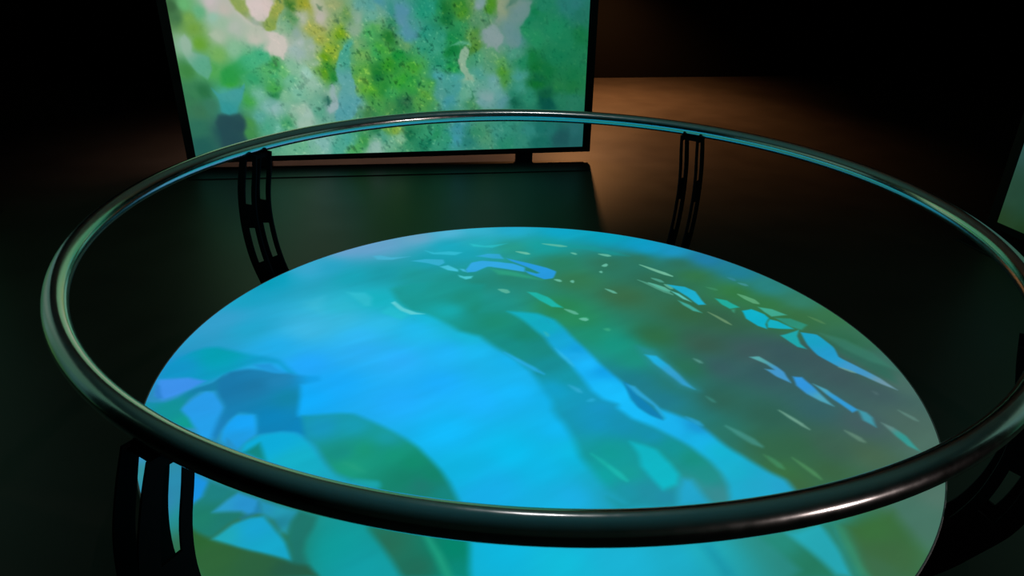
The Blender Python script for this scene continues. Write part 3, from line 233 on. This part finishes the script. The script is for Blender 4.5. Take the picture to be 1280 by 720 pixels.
def cyl(bm, p, q, r, n=16):
    p, q = Vector(p), Vector(q)
    d = q - p
    m = Matrix.Translation((p + q) / 2) @ d.to_track_quat('Z', 'Y').to_matrix().to_4x4()
    bmesh.ops.create_cone(bm, cap_ends=True, segments=n, radius1=r, radius2=r, depth=d.length, matrix=m)

# ---------------------------------------------------------------- materials
def principled(name):
    m = bpy.data.materials.new(name)
    m.use_nodes = True
    nt = m.node_tree
    return m, nt, nt.nodes['Principled BSDF']

def simple(name, col, rough, metal=0.0, spec=0.5, noise=0.0, scale=20.0):
    m, nt, b = principled(name)
    b.inputs['Roughness'].default_value = rough
    b.inputs['Metallic'].default_value = metal
    b.inputs['Specular IOR Level'].default_value = spec
    b.inputs['Base Color'].default_value = (*col, 1)
    if noise:
        tc = nt.nodes.new('ShaderNodeTexCoord')
        nz = nt.nodes.new('ShaderNodeTexNoise')
        nz.inputs['Scale'].default_value = scale
        nz.inputs['Detail'].default_value = 6
        nt.links.new(tc.outputs['Object'], nz.inputs['Vector'])
        ramp = nt.nodes.new('ShaderNodeMapRange')
        ramp.inputs['To Min'].default_value = 1 - noise
        ramp.inputs['To Max'].default_value = 1 + noise
        nt.links.new(nz.outputs['Fac'], ramp.inputs['Value'])
        mul = nt.nodes.new('ShaderNodeVectorMath')
        mul.operation = 'SCALE'
        mul.inputs[0].default_value = col
        nt.links.new(ramp.outputs['Result'], mul.inputs['Scale'])
        nt.links.new(mul.outputs['Vector'], b.inputs['Base Color'])
        rr = nt.nodes.new('ShaderNodeMapRange')
        rr.inputs['To Min'].default_value = max(0.02, rough - 0.06)
        rr.inputs['To Max'].default_value = min(1, rough + 0.06)
        nt.links.new(nz.outputs['Fac'], rr.inputs['Value'])
        nt.links.new(rr.outputs['Result'], b.inputs['Roughness'])
    return m

M_FLOOR = simple('dark_polished_floor', (0.036, 0.030, 0.025), 0.42, spec=0.32, noise=0.25, scale=3.0)
M_WALL = simple('black_wall_paint', (0.0035, 0.0033, 0.003), 0.9, spec=0.05, noise=0.2, scale=2.0)
M_CEIL = simple('grey_ceiling_paint', (0.72, 0.73, 0.73), 0.9, spec=0.1, noise=0.2, scale=2.0)
M_WALL_GREY = simple('grey_wall_paint', (0.30, 0.30, 0.29), 0.85, spec=0.15, noise=0.2, scale=2.0)
M_RAIL = simple('polished_dark_steel', (0.68, 0.69, 0.70), 0.18, metal=1.0, noise=0.015, scale=40.0)
M_LEG = simple('black_powder_coat', (0.002, 0.002, 0.003), 0.65, spec=0.06, noise=0.15, scale=60.0)
M_BEZEL = simple('black_screen_bezel', (0.005, 0.006, 0.009), 0.45, spec=0.3, noise=0.1, scale=30.0)
M_BASE = simple('black_steel_base', (0.008, 0.010, 0.013), 0.4, spec=0.4, noise=0.1, scale=20.0)
M_TABLE = simple('black_table_shell', (0.006, 0.006, 0.007), 0.5, spec=0.3, noise=0.1, scale=20.0)
M_LIP = simple('pale_table_lip', (0.30, 0.32, 0.33), 0.4, spec=0.4, noise=0.05, scale=30.0)

def display_mat(name):
    m, nt, b = principled(name)
    at = nt.nodes.new('ShaderNodeVertexColor')
    at.layer_name = 'picture'
    b.inputs['Base Color'].default_value = (0.012, 0.012, 0.012, 1)
    b.inputs['Roughness'].default_value = 0.5
    b.inputs['Specular IOR Level'].default_value = 0.1
    nt.links.new(at.outputs['Color'], b.inputs['Emission Color'])
    b.inputs['Emission Strength'].default_value = 1.0
    return m
M_DISPLAY = display_mat('lit_display_picture')

# ---------------------------------------------------------------- pictures shown on the displays
rng = np.random.default_rng(7)
def vnoise(p, freq, seed):
    g = np.random.default_rng(seed).random((64, 64))
    q = p * freq
    i = np.floor(q).astype(int)
    f = q - i
    f = f * f * (3 - 2 * f)
    a = g[i[:, 0] % 64, i[:, 1] % 64]; b = g[(i[:, 0] + 1) % 64, i[:, 1] % 64]
    c = g[i[:, 0] % 64, (i[:, 1] + 1) % 64]; d = g[(i[:, 0] + 1) % 64, (i[:, 1] + 1) % 64]
    return (a * (1 - f[:, 0]) + b * f[:, 0]) * (1 - f[:, 1]) + (c * (1 - f[:, 0]) + d * f[:, 0]) * f[:, 1]

def fbm(p, freq, seed, octaves=4):
    s = 0; amp = 0.5
    for k in range(octaves):
        s = s + amp * (vnoise(p, freq * 2 ** k, seed + k) - 0.5) * 2
        amp *= 0.5
    return s

def blend_tones(p, tones, power=3.2, eps=0.012):
    t = np.array(tones, dtype=np.float64)
    num = np.zeros((len(p), 3)); den = np.zeros(len(p))
    for x, y, r, g, b in t:
        w = ((p[:, 0] - x) ** 2 + (p[:, 1] - y) ** 2 + eps * eps) ** (-power / 2)
        num += w[:, None] * np.array([r, g, b]); den += w
    return num / den[:, None]

def signed_dist(p, poly):
    poly = np.array(poly)
    inside = np.zeros(len(p), bool); d2 = np.full(len(p), 1e9)
    for a, b in zip(poly, np.roll(poly, -1, 0)):
        e = b - a
        L = e @ e
        if L < 1e-12: continue
        w = p - a
        s = np.clip(w @ e / L, 0, 1)
        q = w - s[:, None] * e
        d2 = np.minimum(d2, (q * q).sum(1))
        c = (a[1] > p[:, 1]) != (b[1] > p[:, 1])
        if abs(e[1]) > 1e-12:
            c &= p[:, 0] < a[0] + (p[:, 1] - a[1]) * e[0] / e[1]
            inside ^= c
    d = np.sqrt(d2)
    return np.where(inside, d, -d)

def rounded(poly):
    poly = np.array(poly)
    n = len(poly)
    if n < 9: return poly
    a = np.roll(poly, 1, 0); b = np.roll(poly, -1, 0)   # smooth the gentle bends, keep the pointed tips
    out = []
    for k in range(n):
        u = poly[k] - a[k]; v = b[k] - poly[k]
        cs = (u @ v) / (np.linalg.norm(u) * np.linalg.norm(v) + 1e-9)
        if cs < 0.2: out.append(poly[k])
        else: out += [poly[k] - u * .22, poly[k] * .7 + (a[k] * .11 + poly[k] * .78 + b[k] * .11) * .3, poly[k] + v * .22]
    return np.array(out)

def paint(p, tones, shapes, eps=0.012, power=3.2):
    col = blend_tones(p, tones, power, eps)
    for pts, cc, soft, al in shapes:
        poly = rounded(pts)
        lo = poly.min(0) - soft * 1.5; hi = poly.max(0) + soft * 1.5
        k = np.nonzero((p[:, 0] > lo[0]) & (p[:, 0] < hi[0]) & (p[:, 1] > lo[1]) & (p[:, 1] < hi[1]))[0]
        if not len(k): continue
        q = p[k]
        m = np.clip(signed_dist(q, poly) / (2 * soft) + 0.5, 0, 1)
        m = (m * m * (3 - 2 * m) * al)[:, None]
        c = np.array(cc[0][2:], float) if len(cc) == 1 else blend_tones(q, cc, 2.6, 0.02)
        col[k] = col[k] * (1 - m) + c * m
    return col

def picture_mesh(name, co, quads, srgb, mat, parent):
    me = bpy.data.meshes.new(name)
    me.vertices.add(len(co)); me.vertices.foreach_set('co', co.astype(np.float32).ravel())
    n = len(quads)
    me.loops.add(n * 4); me.loops.foreach_set('vertex_index', quads.astype(np.int32).ravel())
    me.polygons.add(n)
    me.polygons.foreach_set('loop_start', np.arange(0, 4 * n, 4, dtype=np.int32))
    try: me.polygons.foreach_set('loop_total', np.full(n, 4, dtype=np.int32))
    except Exception: pass
    me.update(calc_edges=True)
    a = me.color_attributes.new('picture', 'FLOAT_COLOR', 'POINT')
    rgba = np.ones((len(co), 4), np.float32); rgba[:, :3] = lin(np.clip(srgb, 0, 255))
    a.data.foreach_set('color', rgba.ravel())
    me.materials.append(mat)
    o = bpy.data.objects.new(name, me)
    COL.objects.link(o); o.parent = parent
    return o

def grid_quads(nx, ny):
    i, j = np.meshgrid(np.arange(nx - 1), np.arange(ny - 1), indexing='ij')
    a = (i * ny + j).ravel()
    return np.stack([a, a + ny, a + ny + 1, a + 1], 1)

# ---------------------------------------------------------------- the room (turned a little against the camera)
ROOM = math.radians(9.8)
X0, X1, Y0, Y1, H = -6.5, 8.5, -4.5, 8.92, 3.3
T = 0.15
def shell(name, x0, x1, y0, y1, z0, z1, mat):
    bm = bmesh.new(); add_box(bm, x0, x1, y0, y1, z0, z1)
    o = obj(name, bm, mat); o.rotation_euler = (0, 0, ROOM)
    tag(o, kind='structure'); return o
shell('floor', X0 - T, X1 + T, Y0 - T, Y1 + T, -0.2, 0, M_FLOOR)
shell('ceiling', X0 - T, X1 + T, Y0 - T, Y1 + T, H, H + 0.2, M_CEIL)
shell('wall_back', X0 - T, X1 + T, Y1, Y1 + T, 0, H, M_WALL)
shell('wall_front', X0 - T, X1 + T, Y0 - T, Y0, 0, H, M_WALL_GREY)
shell('wall_left', X0 - T, X0, Y0, Y1, 0, H, M_WALL)
shell('wall_right', X1, X1 + T, Y0, Y1, 0, H, M_WALL)

# ---------------------------------------------------------------- the round display table
CX, CY = RING
table = empty('display_table', (CX, CY, 0))
tag(table, 'low round display table glowing with blue and green leaf shapes inside the ring handrail', 'display table')
bm = bmesh.new()
add_lathe(bm, [(0, 0.0), (0.52, 0.0), (0.52, 0.02), (0.46, 0.03), (0.44, 0.13), (0.5, 0.16), (0.72, 0.185), (0.9, 0.23), (1.04, 0.295), (1.14, 0.352),
               (1.176, 0.368), (1.176, DISC_Z - 0.004), (0, DISC_Z - 0.004)], 160)
obj('table_body', bm, M_TABLE, table, True).data.set_sharp_from_angle(angle=0.6)
bm = bmesh.new()
add_lathe(bm, [(1.177, DISC_Z - 0.017), (DISC_R + 0.001, DISC_Z - 0.014), (DISC_R + 0.003, DISC_Z - 0.002), (DISC_R + 0.0015, DISC_Z + 0.0012), (DISC_R - 0.0005, DISC_Z + 0.0012), (1.177, DISC_Z - 0.006)], 200, closed=True)
obj('table_lip', bm, M_LIP, table, True)
ND = 601
s = np.linspace(-1, 1, ND)
gx, gy = np.meshgrid(s, s, indexing='ij')
px = (gx * np.sqrt(1 - gy ** 2 / 2)).ravel() * DISC_R
py = (gy * np.sqrt(1 - gx ** 2 / 2)).ravel() * DISC_R
pd = np.stack([px, py], 1)
warp = np.stack([fbm(pd + 7, 9, 11, 3), fbm(pd + 7, 9, 31, 3)], 1) * 0.006
cd = paint(pd + warp, DISC_TONES, DISC_SHAPES, 0.055, 3.4)
cd *= (1 + 0.035 * fbm(np.stack([pd[:, 0] * .8 + pd[:, 1] * .6, (pd[:, 1] * .8 - pd[:, 0] * .6) * 4], 1) + 9, 5, 51, 4))[:, None]
picture_mesh('display_surface', np.stack([px, py, np.full(len(px), DISC_Z)], 1), grid_quads(ND, ND), cd, M_DISPLAY, table)

# ---------------------------------------------------------------- the ring handrail
rail = empty('ring_handrail', (CX, CY, 0))
tag(rail, 'circular polished dark steel handrail on slotted black legs around the glowing table', 'handrail')
bm = bmesh.new()
nt_ = 28
add_lathe(bm, [(RAIL_R + TUBE_R * math.cos(2 * math.pi * k / nt_), RAIL_Z + TUBE_R * math.sin(2 * math.pi * k / nt_)) for k in range(nt_)], 256, closed=True)
obj('rail', bm, M_RAIL, rail, True)

PROFILE = [((1.205, .878), (1.290, .878)), ((1.220, .80), (1.317, .805)), ((1.242, .71), (1.343, .71)), ((1.250, .62), (1.354, .60)), ((1.241, .53), (1.347, .50)),
           ((1.225, .46), (1.325, .41)), ((1.195, .385), (1.280, .32)), ((1.143, .30), (1.222, .22)), ((1.07, .22), (1.14, .125)), ((.98, .16), (1.01, .05)),
           ((.85, .12), (.86, .008)), ((.62, .10), (.62, .0)), ((.53, .095), (.53, .0))]
def prof_at(t):
    i = min(int(t), len(PROFILE) - 2); f = t - i
    P = [PROFILE[max(i - 1, 0)], PROFILE[i], PROFILE[i + 1], PROFILE[min(i + 2, len(PROFILE) - 1)]]
    out = []
    for s_ in (0, 1):
        p0, p1, p2, p3 = (np.array(q[s_]) for q in P)
        out.append(.5 * (2 * p1 + (p2 - p0) * f + (2 * p0 - 5 * p1 + 4 * p2 - p3) * f ** 2 + (3 * p1 - p0 - 3 * p2 + p3) * f ** 3))
    return out
SLOTS = [(0.42, 2.42), (3.42, 5.1)]                    # upper and lower slot, along the profile
COLS = [0, .23, .62, 1]
def plate_bm(off, th=0.006):
    ts = sorted(set([round(k * 0.25, 3) for k in range(4 * (len(PROFILE) - 1) + 1)] + [v for s_ in SLOTS for v in s_]))
    ts = [t for k, t in enumerate(ts)]
    bm = bmesh.new()
    rows = []
    for t in ts:
        a, b = prof_at(t)
        rows.append([bm.verts.new(((a + (b - a) * c)[0], off - th / 2, (a + (b - a) * c)[1])) for c in COLS])
    faces = []
    for k in range(len(ts) - 1):
        mid = (ts[k] + ts[k + 1]) / 2
        for c in range(3):
            if c == 1 and any(lo < mid < hi for lo, hi in SLOTS): continue
            faces.append(bm.faces.new((rows[k][c], rows[k][c + 1], rows[k + 1][c + 1], rows[k + 1][c])))
    r = bmesh.ops.extrude_face_region(bm, geom=faces)
    for v in r['geom']:
        if isinstance(v, bmesh.types.BMVert): v.co.y += th
    return bm
GAP = 0.035
def make_leg(angle):
    leg = empty('leg', (0, 0, 0), math.radians(angle), rail)
    for sgn in (-1, 1):
        obj('side_plate', plate_bm(sgn * GAP), M_LEG, leg)
    bm = bmesh.new()
    add_box(bm, 1.222, 1.278, -GAP, GAP, 0.858, 0.8745, 0.003)
    obj('top_bracket', bm, M_LEG, leg)
    bm = bmesh.new()
    add_box(bm, 0.56, 0.70, -GAP, GAP, 0.0, 0.085, 0.003)
    obj('foot_block', bm, M_LEG, leg)
    for sgn in (-1, 1):                                 # fixing screws under the rail
        b2 = bmesh.new()
        cyl(b2, (1.25, sgn * 0.017, 0.853), (1.25, sgn * 0.017, 0.8585), 0.006, 10)
        obj('screw', b2, M_RAIL, leg)
for a in (57.5, 148.4, 237.5, 327.5): make_leg(a)

# ---------------------------------------------------------------- the big screens
def make_screen(loc, yaw, roll, label, colours, nu, nv, group=None):
    U0, U1, V0, V1 = 0.022, 2.924, 0.107, 2.45
    B = 0.062
    root = empty('video_screen', loc, yaw)
    tag(root, label, 'screen', group)
    def turned(o):
        # the cabinet hangs very slightly out of level
        m = Matrix.Translation((1.46, 0, 0)) @ Matrix.Rotation(-roll, 4, 'Y') @ Matrix.Translation((-1.46, 0, 0))
        o.matrix_local = m
        return o
    bm = bmesh.new()
    add_box(bm, U0 - B, U1 + B, 0.006, 0.075, V0 - .04, V1 + B)
    add_box(bm, U0 - B, U0, -0.008, 0.02, V0 - .04, V1 + B, .002)
    add_box(bm, U1, U1 + B, -0.008, 0.02, V0 - .04, V1 + B, .002)
    add_box(bm, U0 - .001, U1 + .001, -0.008, 0.02, V0 - .04, V0, .002)
    add_box(bm, U0 - .001, U1 + .001, -0.008, 0.02, V1, V1 + B, .002)
    fr = turned(obj('screen_frame', bm, M_BEZEL, root))
    u = np.linspace(U0, U1, nu); v = np.linspace(V0, V1, nv)
    gu, gv = np.meshgrid(u, v, indexing='ij')
    p = np.stack([gu.ravel(), gv.ravel()], 1)
    co = np.stack([p[:, 0], np.zeros(len(p)), p[:, 1]], 1)
    turned(picture_mesh('display_panel', co, grid_quads(nu, nv), colours(p), M_DISPLAY, root))
    for uu in (0.485, 2.465):
        bm = bmesh.new()
        add_box(bm, uu - .066, uu + .066, 0.012, 0.06, 0.006, V0 + 0.25, .004)
        obj('post', bm, M_BEZEL, root)
    bm = bmesh.new()
    add_box(bm, 0.0, 2.93, -0.245, -0.025, 0.0, 0.008, .002)
    for uu in (0.485, 2.465): add_box(bm, uu - .066, uu + .066, -0.03, 0.07, 0, 0.008, .002)
    obj('base_plate', bm, M_BASE, root)
    return root

def main_picture(p):
    pale = np.clip((p[:, 0] - 0.25) / 0.4, 0.3, 1)[:, None]
    w = np.stack([fbm(p + 3, 5, 5, 5), fbm(p + 3, 5, 15, 5)], 1)
    w2 = np.stack([fbm(p + 8, 15, 25, 4), fbm(p + 8, 15, 35, 4)], 1)
    q = p + (w * 0.040 + w2 * 0.026) * pale
    c = paint(q, SCREEN_TONES, SCREEN_SHAPES, 0.022, 3.4)
    # foaming, leafy grain, weaker over the smooth pale shapes on the left
    grey = c.mean(1, keepdims=True)
    c = np.clip(grey + (c - grey) * 1.12, 0, 255) * np.clip(0.96 - 0.06 * (p[:, :1] / 2.9), 0, 1)
    green = np.clip((c[:, 1] - 0.5 * c[:, 0] - 0.5 * c[:, 2] - 15) / 50, 0.15, 1)
    k = np.clip((p[:, 0] - 0.35) / 0.4, 0.12, 1) * np.clip((2.7 - p[:, 0]) / 0.6, 0.35, 1) * green
    n = fbm(np.stack([p[:, 0] * 1.2 + p[:, 1] * .4, p[:, 1]], 1) + 5, 20, 77, 4)
    n2 = fbm(np.stack([p[:, 0] * 1.2 + p[:, 1] * .5, p[:, 1]], 1) + 11, 42, 99, 3)
    speck = np.clip((n2 - 0.25) / 0.3, 0, 1) + np.clip((n - 0.3) / 0.3, 0, 1)
    lite = np.clip((-n2 - 0.28) / 0.3, 0, 1)
    c = c * (1 + (0.10 * n + 0.07 * n2 - 0.30 * speck + 0.22 * lite) * k)[:, None]
    c[:, 0] += (14 * n - 12 * speck + 22 * lite) * k
    return c
make_screen(SCR0, YAW, SROLL, 'wide black framed video screen of green and white watercolour shapes behind the ring handrail', main_picture, 640, 517)

def side_picture(p):
    t = [(0.02, .1, 55, 98, 55), (0.25, .1, 45, 88, 45), (0.02, .3, 55, 105, 80), (.25, .3, 50, 112, 90), (0.05, .6, 68, 125, 118), (0.3, .6, 70, 130, 125), (0.2, 1.1, 90, 150, 140), (0.6, .4, 60, 120, 70),
         (1.0, .3, 90, 150, 80), (1.2, 1.0, 130, 185, 165), (1.7, .5, 70, 140, 100), (2.2, .9, 110, 170, 120), (2.7, .4, 50, 120, 90), (2.6, 1.4, 120, 180, 170), (1.8, 1.5, 160, 195, 175), (.7, 1.5, 100, 160, 130)]
    c = blend_tones(p, t, 3.0, 0.05)
    return c * 0.64 * (1 + 0.12 * fbm(p + 2, 6, 21, 5))[:, None]
make_screen((2.942, 4.181, 0), math.radians(-75.2), 0, 'dim green video screen cut off beside the far right side of the ring handrail', side_picture, 240, 195)

make_screen((-3.0, 1.3, 0), math.radians(98.5), 0, 'dim teal video screen mirrored in the left curve of the ring handrail', side_picture, 240, 195)

# ---------------------------------------------------------------- lamps
def lamp(name, kind, loc, energy, col, size, aim=None, **kw):
    d = bpy.data.lights.new(name, kind)
    d.energy = energy; d.color = col
    if kind == 'AREA': d.size = size
    else: d.shadow_soft_size = size
    for k, v in kw.items(): setattr(d, k, v)
    o = bpy.data.objects.new(name, d)
    COL.objects.link(o); o.location = loc
    if aim is not None:
        o.rotation_euler = (Vector(aim) - Vector(loc)).to_track_quat('-Z', 'Y').to_euler()
    return o
WARM = (1.0, 0.43, 0.15)
lamp('warm_floor_spotlight', 'SPOT', (0.62, 8.0, 2.05), 400, WARM, 0.06, aim=(1.0, 7.3, 0), spot_size=math.radians(93), spot_blend=0.85)
lamp('warm_wall_foot_spotlight', 'SPOT', (1.0, 8.45, 1.7), 260, WARM, 0.05, aim=(1.1, 8.5, 0), spot_size=math.radians(115), spot_blend=0.9)
bx, by = SCR0[0] + 1.46 * math.cos(YAW) - 0.45 * math.sin(YAW), SCR0[1] + 1.46 * math.sin(YAW) + 0.45 * math.cos(YAW)
o = lamp('screen_back_wash', 'AREA', (bx, by, 1.3), 18, (1.0, 0.60, 0.45), 2.8)
o.data.shape = 'RECTANGLE'; o.data.size_y = 0.06; o.rotation_euler = (0, 0, YAW); o.data.spread = math.radians(120)
lamp('ceiling_downlight', 'SPOT', (0.15, 2.3, 3.2), 7, (1.0, 0.93, 0.9), 0.03, aim=(0.15, 2.3, 0), spot_size=math.radians(100), spot_blend=0.5)
lamp('rear_exhibit_spotlight', 'SPOT', (4.3, -1.9, 1.45), 130, (1.0, 0.80, 0.74), 0.05, aim=(0.8, 1.0, 0.9), spot_size=math.radians(26), spot_blend=0.6)

w = bpy.data.worlds.new('dark_room_air'); SC.world = w
w.use_nodes = True
w.node_tree.nodes['Background'].inputs['Color'].default_value = (0.0015, 0.0018, 0.002, 1)
w.node_tree.nodes['Background'].inputs['Strength'].default_value = 1.0

# ---------------------------------------------------------------- camera
cd_ = bpy.data.cameras.new('camera')
cam = bpy.data.objects.new('camera', cd_); COL.objects.link(cam)
cd_.sensor_width = 36; cd_.lens = FPX / 1280 * 36; cd_.clip_start = 0.02
fw = Vector((0, math.cos(PITCH), -math.sin(PITCH))); rt = Vector((1, 0, 0)); up = rt.cross(fw)
c_, s_ = math.cos(CROLL), math.sin(CROLL)
r2 = c_ * rt + s_ * up; u2 = -s_ * rt + c_ * up
m = Matrix.Identity(4)
for i in range(3): m[i][0], m[i][1], m[i][2], m[i][3] = r2[i], u2[i], -fw[i], CAM_LOC[i]
cam.matrix_world = m
SC.camera = cam
vs = SC.view_settings
vs.view_transform = 'Standard'; vs.look = 'None'; vs.gamma = 1.0; vs.exposure = 0.0; vs.use_curve_mapping = False
